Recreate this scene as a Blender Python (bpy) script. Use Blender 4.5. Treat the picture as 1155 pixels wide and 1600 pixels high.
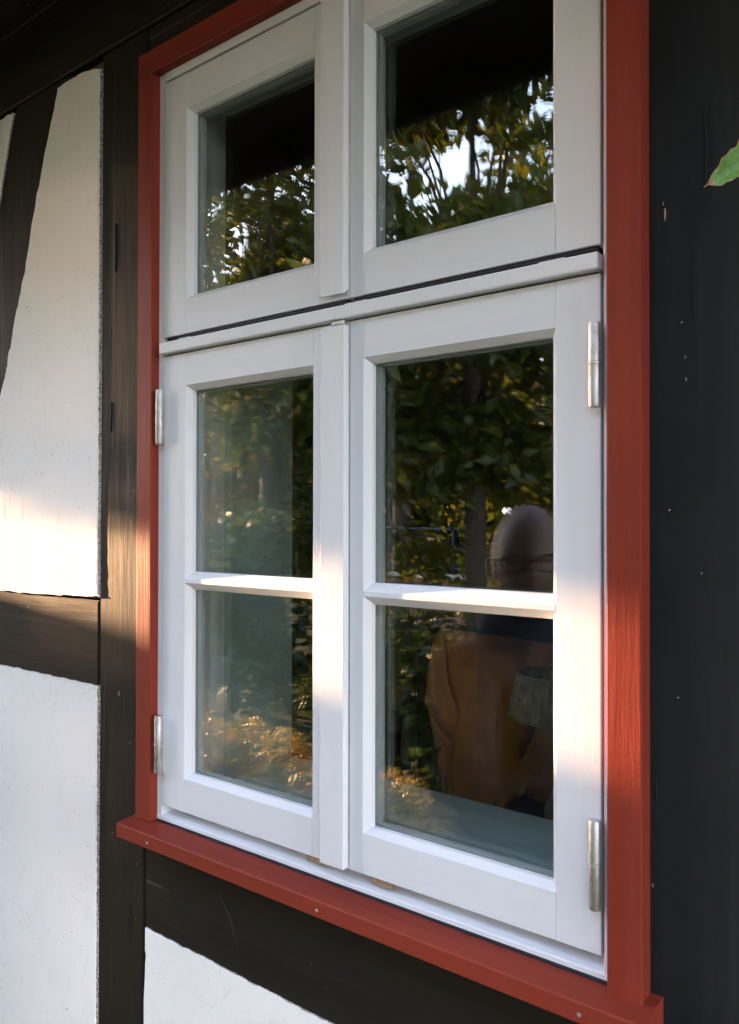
import bpy, bmesh, math, random
import numpy as np
from mathutils import Vector, Matrix, noise
R = math.radians
random.seed(7); rng = np.random.default_rng(7)
for o in list(bpy.data.objects): bpy.data.objects.remove(o, do_unlink=True)
S = bpy.context.scene; COL = S.collection

# ------------------------------------------------------------------ camera
cam_d = bpy.data.cameras.new('camera'); cam = bpy.data.objects.new('camera', cam_d); COL.objects.link(cam)
cam_d.sensor_fit = 'VERTICAL'; cam_d.sensor_height = 36; cam_d.sensor_width = 36; cam_d.lens = 36*1276/1600
cam_d.clip_start = 0.01; cam_d.clip_end = 600
yaw, pitch, roll = 0.66627341, 0.00959279, 0.00170488
fwd = Vector((-math.sin(yaw), math.cos(yaw), 0)); rt = Vector((math.cos(yaw), math.sin(yaw), 0)); up = Vector((0, 0, 1))
f2 = fwd*math.cos(pitch)+up*math.sin(pitch); u2 = -fwd*math.sin(pitch)+up*math.cos(pitch)
r3 = rt*math.cos(roll)+u2*math.sin(roll); u3 = -rt*math.sin(roll)+u2*math.cos(roll)
mw = Matrix((( r3.x, u3.x, -f2.x, 0), (r3.y, u3.y, -f2.y, -0.8), (r3.z, u3.z, -f2.z, 1.6), (0, 0, 0, 1)))
cam.matrix_world = mw; S.camera = cam
S.render.resolution_x = 739; S.render.resolution_y = 1024

# ------------------------------------------------------------------ light
SUN_AZ = R(7.0); SUN_EL = R(5.1)           # azimuth off the wall plane, coming from the left (-X)
to_sun = Vector((-math.cos(SUN_AZ)*math.cos(SUN_EL), -math.sin(SUN_AZ)*math.cos(SUN_EL), math.sin(SUN_EL)))
W = bpy.data.worlds.new('World'); S.world = W; W.use_nodes = True
nt = W.node_tree; nt.nodes.clear()
sky = nt.nodes.new('ShaderNodeTexSky'); sky.sky_type = 'NISHITA'; sky.sun_disc = False
sky.sun_elevation = SUN_EL; sky.sun_rotation = math.atan2(to_sun.x, to_sun.y)
sky.air_density = 1.0; sky.dust_density = 0.3; sky.ozone_density = 1.0; sky.altitude = 50
bg = nt.nodes.new('ShaderNodeBackground'); bg.inputs['Strength'].default_value = 0.15
out = nt.nodes.new('ShaderNodeOutputWorld')
tint = nt.nodes.new('ShaderNodeMix'); tint.data_type = 'RGBA'; tint.blend_type = 'MULTIPLY'; tint.inputs[0].default_value = 1; tint.inputs[7].default_value = (.99, .97, 1.12, 1)
bw = nt.nodes.new('ShaderNodeRGBToBW'); nt.links.new(sky.outputs[0], bw.inputs[0])          # thin bright cloud veil over the clear sky
br = nt.nodes.new('ShaderNodeMath'); br.operation = 'MULTIPLY'; br.inputs[1].default_value = 1.6; nt.links.new(bw.outputs[0], br.inputs[0])
wtc = nt.nodes.new('ShaderNodeTexCoord'); wn = nt.nodes.new('ShaderNodeTexNoise'); wn.inputs['Scale'].default_value = 2.6; wn.inputs['Detail'].default_value = 6; wn.inputs['Distortion'].default_value = .6
nt.links.new(wtc.outputs['Generated'], wn.inputs['Vector']); wr = nt.nodes.new('ShaderNodeValToRGB'); nt.links.new(wn.outputs['Fac'], wr.inputs[0])
wr.color_ramp.elements[0].position = .34; wr.color_ramp.elements[0].color = (.15, .15, .15, 1); wr.color_ramp.elements[1].position = .68; wr.color_ramp.elements[1].color = (.7, .7, .7, 1)
cl = nt.nodes.new('ShaderNodeMix'); cl.data_type = 'RGBA'; nt.links.new(wr.outputs[0], cl.inputs[0]); nt.links.new(sky.outputs[0], cl.inputs[6]); nt.links.new(br.outputs[0], cl.inputs[7])
nt.links.new(cl.outputs[2], tint.inputs[6]); nt.links.new(tint.outputs[2], bg.inputs[0]); nt.links.new(bg.outputs[0], out.inputs[0])
sun_d = bpy.data.lights.new('sun', 'SUN'); sun_d.energy = 2.0; sun_d.angle = R(0.5); sun_d.color = (1.0, 0.58, 0.30)
sun = bpy.data.objects.new('sun', sun_d); COL.objects.link(sun)
sun.rotation_euler = to_sun.to_track_quat('Z', 'Y').to_euler(); sun.location = to_sun*30
S.view_settings.view_transform = 'Standard'; S.view_settings.look = 'None'; S.view_settings.gamma = 1
S.view_settings.use_curve_mapping = False; S.view_settings.exposure = 4.2
S.render.engine = 'CYCLES'
S.cycles.max_bounces = 12; S.cycles.transparent_max_bounces = 24; S.cycles.glossy_bounces = 6

# ------------------------------------------------------------------ materials
def newmat(name):
    m = bpy.data.materials.new(name); m.use_nodes = True; t = m.node_tree; t.nodes.clear()
    o = t.nodes.new('ShaderNodeOutputMaterial'); p = t.nodes.new('ShaderNodeBsdfPrincipled')
    t.links.new(p.outputs[0], o.inputs[0]); return m, t, p, o
def coords(t, scale=(1, 1, 1), rot=(0, 0, 0)):
    tc = t.nodes.new('ShaderNodeTexCoord'); mp = t.nodes.new('ShaderNodeMapping')
    mp.inputs['Scale'].default_value = scale; mp.inputs['Rotation'].default_value = rot
    t.links.new(tc.outputs['Object'], mp.inputs[0]); return mp.outputs[0]
def nz(t, vec, scale, detail=4, rough=.6, dist=0):
    n = t.nodes.new('ShaderNodeTexNoise'); n.inputs['Scale'].default_value = scale; n.inputs['Detail'].default_value = detail
    n.inputs['Roughness'].default_value = rough; n.inputs['Distortion'].default_value = dist
    t.links.new(vec, n.inputs['Vector']); return n.outputs['Fac']
def ramp(t, fac, stops):
    r = t.nodes.new('ShaderNodeValToRGB'); e = r.color_ramp.elements
    while len(e) < len(stops): e.new(.5)
    for i, (p, c) in enumerate(stops):
        e[i].position = p; e[i].color = (c, c, c, 1) if isinstance(c, (int, float)) else (*c, 1)
    t.links.new(fac, r.inputs[0]); return r.outputs[0]
def mix(t, fac, a, b, mode='MIX'):
    m = t.nodes.new('ShaderNodeMix'); m.data_type = 'RGBA'; m.blend_type = mode
    for s, v in ((m.inputs[0], fac), (m.inputs[6], a), (m.inputs[7], b)):
        if isinstance(v, (int, float)): s.default_value = v
        elif isinstance(v, tuple): s.default_value = (*v, 1)
        else: t.links.new(v, s)
    return m.outputs[2]
def bump(t, p, h, dist, strength=1.0, prev=None):
    b = t.nodes.new('ShaderNodeBump'); b.inputs['Distance'].default_value = dist; b.inputs['Strength'].default_value = strength
    t.links.new(h, b.inputs['Height'])
    if prev: t.links.new(prev, b.inputs['Normal'])
    t.links.new(b.outputs[0], p.inputs['Normal']); return b.outputs[0]
GR = {'z': (1, 1, .04), 'x': (.04, 1, 1), 'y': (1, .04, 1)}

def painted_wood(name, c1, c2, rough, axis, relief=.0003, gs=160, rot=(0, 0, 0), rgrain=.1, dirt=0.0, spec=.3):
    m, t, p, o = newmat(name); p.inputs['Specular IOR Level'].default_value = spec
    v = coords(t, GR[axis], rot); g = nz(t, v, gs, 5, .65, .4); g2 = nz(t, v, gs*.23, 3, .5, 1.2)
    big = nz(t, coords(t), 5, 3)
    col = mix(t, ramp(t, g2, [(.35, 0.), (.65, 1.)]), c1, c2)
    col = mix(t, ramp(t, big, [(.3, .0), (.75, .35)]), col, tuple(x*.86 for x in c1))
    if dirt:
        d = nz(t, coords(t), 900, 2); col = mix(t, ramp(t, d, [(.70, 0.), (.78, dirt)]), col, (.5, .45, .4))
    t.links.new(col, p.inputs['Base Color'])
    t.links.new(ramp(t, g, [(.3, rough-rgrain), (.7, rough+rgrain)]), p.inputs['Roughness'])
    n = bump(t, p, g, relief, 1); bump(t, p, nz(t, coords(t), 420, 3), relief*.35, 1, n)
    return m
def white(axis): return painted_wood('white_paint_'+axis, (.70, .725, .765), (.73, .755, .795), .38, axis, .00022, 130, rgrain=.07, dirt=.18)
M = {}
for a in 'xz':
    M['white_'+a] = white(a)
    M['red_'+a] = painted_wood('red_paint_'+a, (.200, .030, .018), (.240, .038, .021), .50, a, .0005, 150, dirt=.25, spec=.16)
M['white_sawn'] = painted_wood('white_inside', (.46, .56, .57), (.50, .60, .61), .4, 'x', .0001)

def timber(name, axis, rot=(0, 0, 0), spec=.15, c1=(.012, .0105, .0078), c2=(.021, .0178, .0125), rough=.58):
    m, t, p, o = newmat(name); p.inputs['Specular IOR Level'].default_value = spec
    v = coords(t, GR[axis], rot); fine = nz(t, v, 190, 6, .7, .3); mid = nz(t, v, 38, 4, .6, 1.5)
    col = mix(t, ramp(t, mid, [(.3, 0.), (.7, 1.)]), c1, c2)
    col = mix(t, ramp(t, nz(t, coords(t), 7, 4), [(.4, 0.), (.7, .5)]), col, (.011, .011, .011))
    # pale hairline cracks along the grain and small paint flecks
    cr = nz(t, coords(t, tuple(x*(.35 if x < 1 else 1) for x in GR[axis]), rot), 85, 2, .5, .8)
    crm = ramp(t, cr, [(.665, 0.), (.70, .40)])
    col = mix(t, crm, col, (.11, .10, .085))
    vo = t.nodes.new('ShaderNodeTexVoronoi'); vo.inputs['Scale'].default_value = 26; vo.inputs['Randomness'].default_value = 1
    t.links.new(coords(t, (1.3, 1, .8)), vo.inputs['Vector'])
    fl = ramp(t, vo.outputs['Distance'], [(.0, 1.), (.055, .0)])
    gate = ramp(t, nz(t, coords(t), 13, 2), [(.50, 0.), (.55, 1.)])
    col = mix(t, mix(t, 1.0, fl, gate, 'MULTIPLY'), col, (.34, .32, .28))
    t.links.new(col, p.inputs['Base Color'])
    t.links.new(ramp(t, fine, [(.3, rough-.1), (.7, rough+.15)]), p.inputs['Roughness'])
    n = bump(t, p, fine, .00024); bump(t, p, mid, .0004, 1, n)
    return m
M['timber_z'] = timber('stained_timber_upright', 'z'); M['timber_x'] = timber('stained_timber_level', 'x')
M['timber_r'] = timber('blue_black_timber', 'z', c1=(.016, .0178, .019), c2=(.022, .0238, .025), rough=.55)
M['timber_b'] = timber('stained_timber_brace', 'z', (0, R(-17), 0))
M['soffit'] = timber('stained_boards', 'x', c1=(.014, .011, .008), c2=(.022, .018, .013), rough=.6)

def plaster_mat():
    m, t, p, o = newmat('lime_plaster'); p.inputs['Specular IOR Level'].default_value = .1
    a = nz(t, coords(t), 3.5, 6, .6); b = nz(t, coords(t), 60, 5, .6); c = nz(t, coords(t), 420, 4, .6)
    col = mix(t, ramp(t, a, [(.3, 0.), (.75, 1.)]), (.90, .895, .885), (.84, .83, .81))
    ed = nz(t, coords(t), 9, 5, .55, 2.0)          # faint water-stain contours
    col = mix(t, ramp(t, ed, [(.555, 0.), (.565, .22), (.575, 0.)]), col, (.5, .49, .46))
    sp = nz(t, coords(t), 110, 2, .5); col = mix(t, ramp(t, sp, [(.735, 0.), (.76, .6)]), col, (.45, .43, .38))
    t.links.new(col, p.inputs['Base Color']); p.inputs['Roughness'].default_value = .92
    n = bump(t, p, c, .00012); n = bump(t, p, b, .0003, 1, n); bump(t, p, a, .0012, 1, n); return m
M['plaster'] = plaster_mat()
def rough_mat(name, c1, c2, scale, rough=.9, dist=.002, detail=6):
    m, t, p, o = newmat(name); n = nz(t, coords(t), scale, detail, .65)
    t.links.new(mix(t, ramp(t, n, [(.35, 0.), (.65, 1.)]), c1, c2), p.inputs['Base Color'])
    p.inputs['Roughness'].default_value = rough; bump(t, p, n, dist); return m
M['plaster_edge'] = rough_mat('plaster_broken_edge', (.05, .042, .034), (.66, .61, .54), 240, .95, .004)
M['plinth'] = rough_mat('concrete', (.22, .21, .2), (.32, .31, .29), 60)
M['bark'] = rough_mat('bark', (.035, .026, .018), (.085, .066, .048), 30, .9, .02)
M['stem'] = rough_mat('twig_bark', (.06, .05, .02), (.12, .08, .04), 60, .7, .001)
M['lawn'] = rough_mat('grass_ground', (.022, .035, .010), (.06, .075, .022), 14, .9, .02)
M['soil'] = rough_mat('soil', (.03, .022, .015), (.06, .045, .03), 25, .95, .02)
M['brick'] = rough_mat('brick', (.26, .13, .09), (.36, .19, .13), 20, .85)
M['cap'] = rough_mat('pale_coping', (.50, .49, .46), (.6, .58, .55), 30, .8)
M['board'] = rough_mat('grey_boards', (.09, .075, .06), (.15, .13, .1), 20, .8)
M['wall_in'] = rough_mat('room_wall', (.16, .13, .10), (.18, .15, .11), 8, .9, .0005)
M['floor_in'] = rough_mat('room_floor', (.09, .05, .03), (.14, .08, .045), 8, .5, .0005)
M['block'] = rough_mat('bare_wood', (.24, .17, .11), (.34, .25, .17), 120, .8, .0004)
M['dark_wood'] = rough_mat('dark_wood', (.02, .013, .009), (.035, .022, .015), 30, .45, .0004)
M['leather'] = rough_mat('brown_suede', (.55, .18, .022), (.68, .24, .035), 24, .75, .0015)
M['seam'] = rough_mat('dark_seam', (.05, .02, .01), (.07, .03, .012), 24, .8, .0005)
M['shade'] = rough_mat('pleated_cloth', (.20, .14, .07), (.50, .36, .19), 40, .8, .0005)
M['brass'] = rough_mat('lamp_metal', (.25, .17, .08), (.32, .22, .1), 40, .35, .0002)
M['blue'] = rough_mat('blue_enamel', (.008, .03, .13), (.012, .04, .16), 20, .4, .0005)
M['jacket'] = rough_mat('navy_cloth', (.007, .009, .016), (.012, .015, .025), 200, .85, .0008)
M['trousers'] = rough_mat('dark_denim', (.02, .024, .035), (.035, .04, .055), 300, .9, .0006)
M['shoe'] = rough_mat('shoe_leather', (.015, .012, .01), (.03, .022, .018), 60, .5, .0004)
M['black'] = rough_mat('black_plastic', (.012, .012, .013), (.018, .018, .02), 80, .3, .0001)
M['tape_crack_shade'] = rough_mat('dark_tape_crack_shade', (.008, .008, .014), (.015, .014, .022), 80, .7, .0004)
M['spacer'] = rough_mat('spacer_bar', (.30, .34, .35), (.36, .40, .41), 400, .5, .0001)
def skin_mat():
    m, t, p, o = newmat('skin'); n = nz(t, coords(t), 40, 4)
    t.links.new(mix(t, n, (.17, .105, .082), (.22, .135, .105)), p.inputs['Base Color']); p.inputs['Roughness'].default_value = .5
    p.inputs['Subsurface Weight'].default_value = .1; p.inputs['Subsurface Scale'].default_value = .01; return m
M['skin'] = skin_mat()
def metal_mat():
    m, t, p, o = newmat('zinc_plated_steel'); p.inputs['Metallic'].default_value = 1
    n = nz(t, coords(t, (1, 1, .3)), 150, 4); n2 = nz(t, coords(t, (1, 1, .5)), 60, 5, .7)
    col = mix(t, ramp(t, n2, [(.45, 0.), (.62, 1.)]), (.60, .61, .62), (.42, .39, .33))
    t.links.new(col, p.inputs['Base Color']); t.links.new(ramp(t, n, [(.3, .48), (.7, .66)]), p.inputs['Roughness'])
    bump(t, p, n, .0002); return m
M['metal'] = metal_mat()
def glass_mat():
    m = bpy.data.materials.new('window_glass'); m.use_nodes = True; t = m.node_tree; t.nodes.clear()
    o = t.nodes.new('ShaderNodeOutputMaterial'); mx = t.nodes.new('ShaderNodeMixShader')
    tr = t.nodes.new('ShaderNodeBsdfTransparent'); tr.inputs[0].default_value = (.955, .975, .965, 1)
    gl = t.nodes.new('ShaderNodeBsdfGlossy'); gl.inputs['Roughness'].default_value = 0.0; gl.inputs[0].default_value = (1, 1, 1, 1)
    fr = t.nodes.new('ShaderNodeFresnel'); fr.inputs[0].default_value = 1.70
    # Fresnel of the outward side on both faces of the thin sheet
    geo = t.nodes.new('ShaderNodeNewGeometry'); ma = t.nodes.new('ShaderNodeMix'); ma.data_type = 'FLOAT'
    ma.inputs[2].default_value = 1.70; ma.inputs[3].default_value = 1/1.70*1.0
    t.links.new(geo.outputs['Backfacing'], ma.inputs[0]); inv = t.nodes.new('ShaderNodeMath'); inv.operation = 'ADD'
    inv.inputs[1].default_value = 0; t.links.new(ma.outputs[0], inv.inputs[0])
    # a Fresnel node inverts its IOR on back faces, so feed it the reciprocal there
    t.links.new(inv.outputs[0], fr.inputs[0])
    t.links.new(fr.outputs[0], mx.inputs[0]); t.links.new(tr.outputs[0], mx.inputs[1]); t.links.new(gl.outputs[0], mx.inputs[2])
    t.links.new(mx.outputs[0], o.inputs[0]); return m
M['glass'] = glass_mat()
def leaf_mat(name, stops, scale=5, trans=.45, rough=.42):
    m, t, p, o = newmat(name)
    n = nz(t, coords(t), scale, 3, .7)
    n2 = nz(t, coords(t), scale*9, 1, .5)
    f = t.nodes.new('ShaderNodeMath'); f.operation = 'MULTIPLY_ADD'; f.inputs[1].default_value = .45; t.links.new(n2, f.inputs[0])
    g = t.nodes.new('ShaderNodeMath'); g.operation = 'MULTIPLY'; g.inputs[1].default_value = .55; t.links.new(n, g.inputs[0]); t.links.new(g.outputs[0], f.inputs[2])
    col = ramp(t, f.outputs[0], stops)
    t.links.new(col, p.inputs['Base Color']); p.inputs['Roughness'].default_value = rough
    tl = t.nodes.new('ShaderNodeBsdfTranslucent'); ms = t.nodes.new('ShaderNodeMixShader'); ms.inputs[0].default_value = trans
    t.links.new(mix(t, 1.0, col, (1.6, 1.5, .7), 'MULTIPLY'), tl.inputs[0])
    t.links.new(p.outputs[0], ms.inputs[1]); t.links.new(tl.outputs[0], ms.inputs[2]); t.links.new(ms.outputs[0], o.inputs[0]); return m
G1, G2, G3 = (.035, .055, .012), (.07, .095, .018), (.16, .14, .02)
M['leaf'] = leaf_mat('tree_leaves', [(.40, G1), (.52, G2), (.60, G3), (.66, (.30, .16, .03))])
M['leaf_dark'] = leaf_mat('dark_leaves', [(.40, (.018, .034, .010)), (.56, (.045, .070, .016)), (.64, (.11, .11, .02))])
M['leaf_gold'] = leaf_mat('golden_leaves', [(.38, (.07, .09, .016)), (.50, (.20, .17, .02)), (.60, (.34, .17, .03))])
M['flower'] = leaf_mat('flowering_shrub', [(.40, (.10, .10, .03)), (.50, (.40, .30, .07)), (.56, (.62, .46, .16)), (.60, (.55, .12, .12)), (.68, (.6, .28, .22))], 9, .25)
M['near_leaf'] = leaf_mat('fresh_leaf', [(.36, (.09, .22, .035)), (.55, (.16, .30, .07)), (.68, (.30, .34, .14))], 40, .35, .35)
M['leaf_rim'] = rough_mat('reddish_leaf_edge', (.30, .15, .08), (.36, .2, .1), 90, .5, .0003)

# ------------------------------------------------------------------ builders
def put(name, me, mat, parent=None, **kw):
    o = bpy.data.objects.new(name, me); COL.objects.link(o)
    for m in (mat if isinstance(mat, (list, tuple)) else [mat]):
        if m: me.materials.append(M[m] if isinstance(m, str) else m)
    if parent:
        o.parent = parent; o.matrix_parent_inverse = Matrix.Translation(-parent.location)
    for k, v in kw.items(): o[k] = v
    return o
def thing(name, loc, label, cat, group=None):
    o = bpy.data.objects.new(name, None); COL.objects.link(o); o.location = loc; o.empty_display_size = .05
    o['label'] = label; o['category'] = cat
    if group: o['group'] = group
    return o
def bm_box(x0, x1, y0, y1, z0, z1, bev=.0008, seg=1, bm=None):
    b = bmesh.new(); bmesh.ops.create_cube(b, size=1)
    for v in b.verts:
        v.co = Vector(((x0+x1)/2+v.co.x*(x1-x0), (y0+y1)/2+v.co.y*(y1-y0), (z0+z1)/2+v.co.z*(z1-z0)))
    if bev: bmesh.ops.bevel(b, geom=list(b.edges), offset=bev, segments=seg, affect='EDGES', profile=.5)
    if bm is None: return b
    me = bpy.data.meshes.new('t'); b.to_mesh(me); b.free(); bm.from_mesh(me); bpy.data.meshes.remove(me); return bm
def bm_poly(bm, pts, faces):
    vs = [bm.verts.new(p) for p in pts]
    for f in faces: bm.faces.new([vs[i] for i in f])
    return vs
def done(name, bm, mat, parent=None, smooth=False, **kw):
    bmesh.ops.recalc_face_normals(bm, faces=list(bm.faces))
    me = bpy.data.meshes.new(name); bm.to_mesh(me); bm.free()
    if smooth: me.polygons.foreach_set('use_smooth', [True]*len(me.polygons))
    return put(name, me, mat, parent, **kw)
def box(name, x0, x1, y0, y1, z0, z1, mat, parent=None, bev=.0008, seg=1, **kw):
    return done(name, bm_box(x0, x1, y0, y1, z0, z1, bev, seg), mat, parent, **kw)
def prism_x(bm, prof, x0, x1, dx0=None, dx1=None):
    """extrude a (y,z) profile along X"""
    n = len(prof); a = [bm.verts.new((x0, y, z)) for y, z in prof]; b = [bm.verts.new((x1, y, z)) for y, z in prof]
    for i in range(n): bm.faces.new((a[i], a[(i+1) % n], b[(i+1) % n], b[i]))
    bm.faces.new(a); bm.faces.new(b[::-1])
def lathe(bm, prof, c, seg=20):
    """profile of (r,z) turned round a vertical axis at c"""
    rings = []
    for r, z in prof:
        rings.append([bm.verts.new((c[0]+r*math.cos(2*math.pi*i/seg), c[1]+r*math.sin(2*math.pi*i/seg), c[2]+z)) for i in range(seg)])
    for a, b in zip(rings, rings[1:]):
        for i in range(seg): bm.faces.new((a[i], a[(i+1) % seg], b[(i+1) % seg], b[i]))
    bm.faces.new(rings[0][::-1]); bm.faces.new(rings[-1])
def tube(bm, pts, rads, seg=8):
    rings = []
    for k, p in enumerate(pts):
        p = Vector(p); d = (Vector(pts[min(k+1, len(pts)-1)])-Vector(pts[max(k-1, 0)])).normalized()
        a = d.orthogonal().normalized() if k == 0 else (pa - d*pa.dot(d)).normalized()
        pa = a; b = d.cross(a)
        rings.append([bm.verts.new(p+(a*math.cos(2*math.pi*i/seg)+b*math.sin(2*math.pi*i/seg))*rads[k]) for i in range(seg)])
    for a, b in zip(rings, rings[1:]):
        for i in range(seg): bm.faces.new((a[i], a[(i+1) % seg], b[(i+1) % seg], b[i]))
    bm.faces.new(rings[0][::-1]); bm.faces.new(rings[-1])
def wobble(bm, amp, sc, seed=0):
    for v in bm.verts:
        n = noise.noise_vector(v.co*sc+Vector((seed, seed*2.3, -seed))); v.co += n*amp

# ------------------------------------------------------------------ setting
bm = bmesh.new(); N = 40
for i in range(N+1):
    for j in range(N+1):
        x = -90+180*i/N; y = -120+180*j/N; z = 0 if y > -1 else .05*noise.noise(Vector((x*.2, y*.2, 0)))-.02
        bm.verts.new((x, y, z-.01))
bm.verts.ensure_lookup_table()
for i in range(N):
    for j in range(N):
        a = i*(N+1)+j; bm.faces.new([bm.verts[k] for k in (a, a+N+1, a+N+2, a+1)])
done('ground', bm, 'lawn', smooth=True, kind='structure')

# ------------------------------------------------------------------ house
H = thing('half_timbered_house', (-.7, .1, 0), 'half-timbered house wall with black timbers and white plaster panels round the red window', 'house')
def beam(name, x0, x1, z0, z1, mat, y0=0.0, y1=.14, amp=.0012, label=None):
    nx = max(1, int(abs(x1-x0)/.06)); nzz = max(1, int(abs(z1-z0)/.06))
    b = bmesh.new(); bev = .003
    # front face as a gently uneven grid with rolled edges
    xs = [x0, x0+bev]+[x0+(x1-x0)*i/nx for i in range(1, nx)]+[x1-bev, x1]
    zs = [z0, z0+bev]+[z0+(z1-z0)*i/nzz for i in range(1, nzz)]+[z1-bev, z1]
    g = []
    for i, x in enumerate(xs):
        row = []
        for j, z in enumerate(zs):
            e = (i in (0, len(xs)-1)) or (j in (0, len(zs)-1))
            y = y0+(.0022 if e else 0)+amp*noise.noise(Vector((x*7, z*7, x0*3)))*(1 if not e else .5)
            dx = .0011*noise.noise(Vector((x0, z*30, 5))) if i in (0, len(xs)-1) else 0
            row.append(b.verts.new((x+dx, y, z)))
        g.append(row)
    for i in range(len(xs)-1):
        for j in range(len(zs)-1): b.faces.new((g[i][j], g[i+1][j], g[i+1][j+1], g[i][j+1]))
    bk = {}
    def back(v):
        if v not in bk: bk[v] = b.verts.new((v.co.x, y1, v.co.z))
        return bk[v]
    L = [g[i][0] for i in range(len(xs))]+[g[-1][j] for j in range(1, len(zs))]+[g[i][-1] for i in range(len(xs)-2, -1, -1)]+[g[0][j] for j in range(len(zs)-2, 0, -1)]
    for a, c in zip(L, L[1:]+L[:1]): b.faces.new((c, a, back(a), back(c)))
    b.faces.new([back(v) for v in L])
    o = done(name, b, mat, H)
    if label: o['label'] = label
    return o
beam('post', -1.2055, -1.0827, .25, 2.384, 'timber_z', label='dark timber post left of the window')
beam('post', -.2920, -.02, .25, 2.384, 'timber_r', label='blue-black timber post right of the window')
beam('post', -2.75, -2.62, .25, 2.384, 'timber_z'); beam('post', -4.35, -4.22, .25, 2.384, 'timber_z')
beam('post', 1.35, 1.49, .25, 2.384, 'timber_z'); beam('post', 2.85, 3.0, .25, 2.384, 'timber_z')
beam('top_plate', -4.4, 3.05, 2.3865, 2.52, 'timber_x', y0=-.003)
beam('sill_beam', -4.4, 3.05, .12, .248, 'timber_x', y0=-.006)
beam('rail', -2.618, -1.2085, 1.318, 1.463, 'timber_x', label='dark cross rail between the two plaster panels')
beam('rail', -4.218, -2.752, 1.318, 1.463, 'timber_x')
beam('rail', -1.0800, -.2945, .952, 1.128, 'timber_x', label='dark rail under the red sill')
beam('rail', -.0175, 1.348, 1.318, 1.463, 'timber_x'); beam('rail', 1.492, 2.848, 1.318, 1.463, 'timber_x')
beam('lintel', -1.0800, -.2945, 2.300, 2.384, 'timber_x')
# brace, a curved timber leaning against the top plate
b = bmesh.new(); prev = None
edgeR = [(-1.33, 2.39), (-1.375, 2.27), (-1.40, 2.19), (-1.43, 2.08), (-1.465, 1.98), (-1.50, 1.90), (-1.56, 1.77), (-1.66, 1.60), (-1.75, 1.464)]
fr, bk = [], []
for x, z in edgeR:
    fr.append((b.verts.new((x-.155, 0.001, z+.02)), b.verts.new((x+.03, 0.001, z)))); bk.append((b.verts.new((x-.155, .14, z+.02)), b.verts.new((x+.03, .14, z))))
for i in range(len(fr)-1):
    b.faces.new((fr[i][0], fr[i][1], fr[i+1][1], fr[i+1][0])); b.faces.new((fr[i][1], bk[i][1], bk[i+1][1], fr[i+1][1]))
    b.faces.new((bk[i][0], fr[i][0], fr[i+1][0], bk[i+1][0])); b.faces.new((bk[i][1], bk[i][0], bk[i+1][0], bk[i+1][1]))
b.faces.new((fr[0][1], fr[0][0], bk[0][0], bk[0][1])); b.faces.new((fr[-1][0], fr[-1][1], bk[-1][1], bk[-1][0]))
for v in b.verts: v.co.z = min(v.co.z, 2.3845)
done('brace', b, 'timber_b', H, label='curved dark brace left of the tall plaster panel')

def panel(name, outline, yf, jit=.003, label=None, seed=1, edge_rough=1.0):
    """plaster infill: uneven sheet with a crumbled, thick edge. outline = [(x,z,roughness)]"""
    pts = []; wid = []
    n = len(outline)
    for i in range(n):
        x0, z0, r0 = outline[i]; x1, z1, _ = outline[(i+1) % n]
        L = math.hypot(x1-x0, z1-z0); k = max(1, int(L/.006)); nx_, nz_ = (z1-z0)/L, -(x1-x0)/L
        for j in range(k):
            t = j/k; x, z = x0+(x1-x0)*t, z0+(z1-z0)*t
            d = r0*jit*(noise.noise(Vector((x*40, z*40, seed)))*1.2+noise.noise(Vector((x*150, z*150, seed+9)))*.6) if j else 0
            pts.append((x+nx_*d, z+nz_*d)); wid.append(.0100 if (abs(x1-x0) < .02 and i == 0) else .0016)
    b = bmesh.new()
    rings = []
    for f_, y in ((1.0, yf), (.72, yf+.0016), (.30, yf+.0030), (0, .0035), (-.1, .010)):
        ring = []
        for i, (x, z) in enumerate(pts):
            px, pz = pts[i-1]; qx, qz = pts[(i+1) % len(pts)]
            tx, tz = qx-px, qz-pz; l = math.hypot(tx, tz) or 1; off = wid[i]*f_*(1+.35*noise.noise(Vector((x*120, z*120, seed+40))))
            e = .0008*noise.noise(Vector((x*300, z*300, y*900+seed)))
            ring.append(b.verts.new((x-(tz/l)*(off+e)*-1*sgn, y+e*.7, z+(tx/l)*(off+e)*-1*sgn)))
        rings.append(ring)
    b.faces.new(rings[0])
    bmesh.ops.triangulate(b, faces=list(b.faces))
    m = len(pts)
    for a, c in zip(rings, rings[1:]):
        for i in range(m):
            f = b.faces.new((a[i], a[(i+1) % m], c[(i+1) % m], c[i])); f.material_index = 1
    for f in b.faces:
        if f.material_index == 1 and all(v in set(rings[0]) | set(rings[1]) for v in f.verts): f.material_index = 0
    o = done(name, b, ['plaster', 'plaster_edge'], H)
    if label: o['label'] = label
    return o
sgn = 1   # outlines run clockwise seen from the garden
panel('plaster_panel', [(-1.2015, 2.364, .35), (-1.2005, 1.4690, .6), (-1.28, 1.466, .6), (-1.47, 1.4615, .5), (-1.752, 1.4625, 1.2), (-1.66, 1.60, 1.2), (-1.565, 1.77, 1.2), (-1.517, 1.877, 1.4), (-1.478, 1.985, 1.5), (-1.444, 2.075, 1.5), (-1.416, 2.163, 2.2), (-1.3905, 2.236, 1.4), (-1.367, 2.293, 1.2), (-1.337, 2.372, 1.2), (-1.27, 2.3755, .9)], -.0035, label='tall white plaster panel narrowing upward left of the window', seed=3)
panel('plaster_panel', [(-1.2005, 1.3215, .35), (-1.1990, .2500, .5), (-2.618, .2500, .8), (-2.618, 1.319, .6)], -.0035, label='white plaster panel under the cross rail left of the window', seed=11)
panel('plaster_panel', [(-.2950, .9500, .4), (-.2950, .25, .3), (-1.0790, .25, 1.2), (-1.0750, .9585, .6)], -.003, label='white plaster panel below the window', seed=17)
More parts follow.
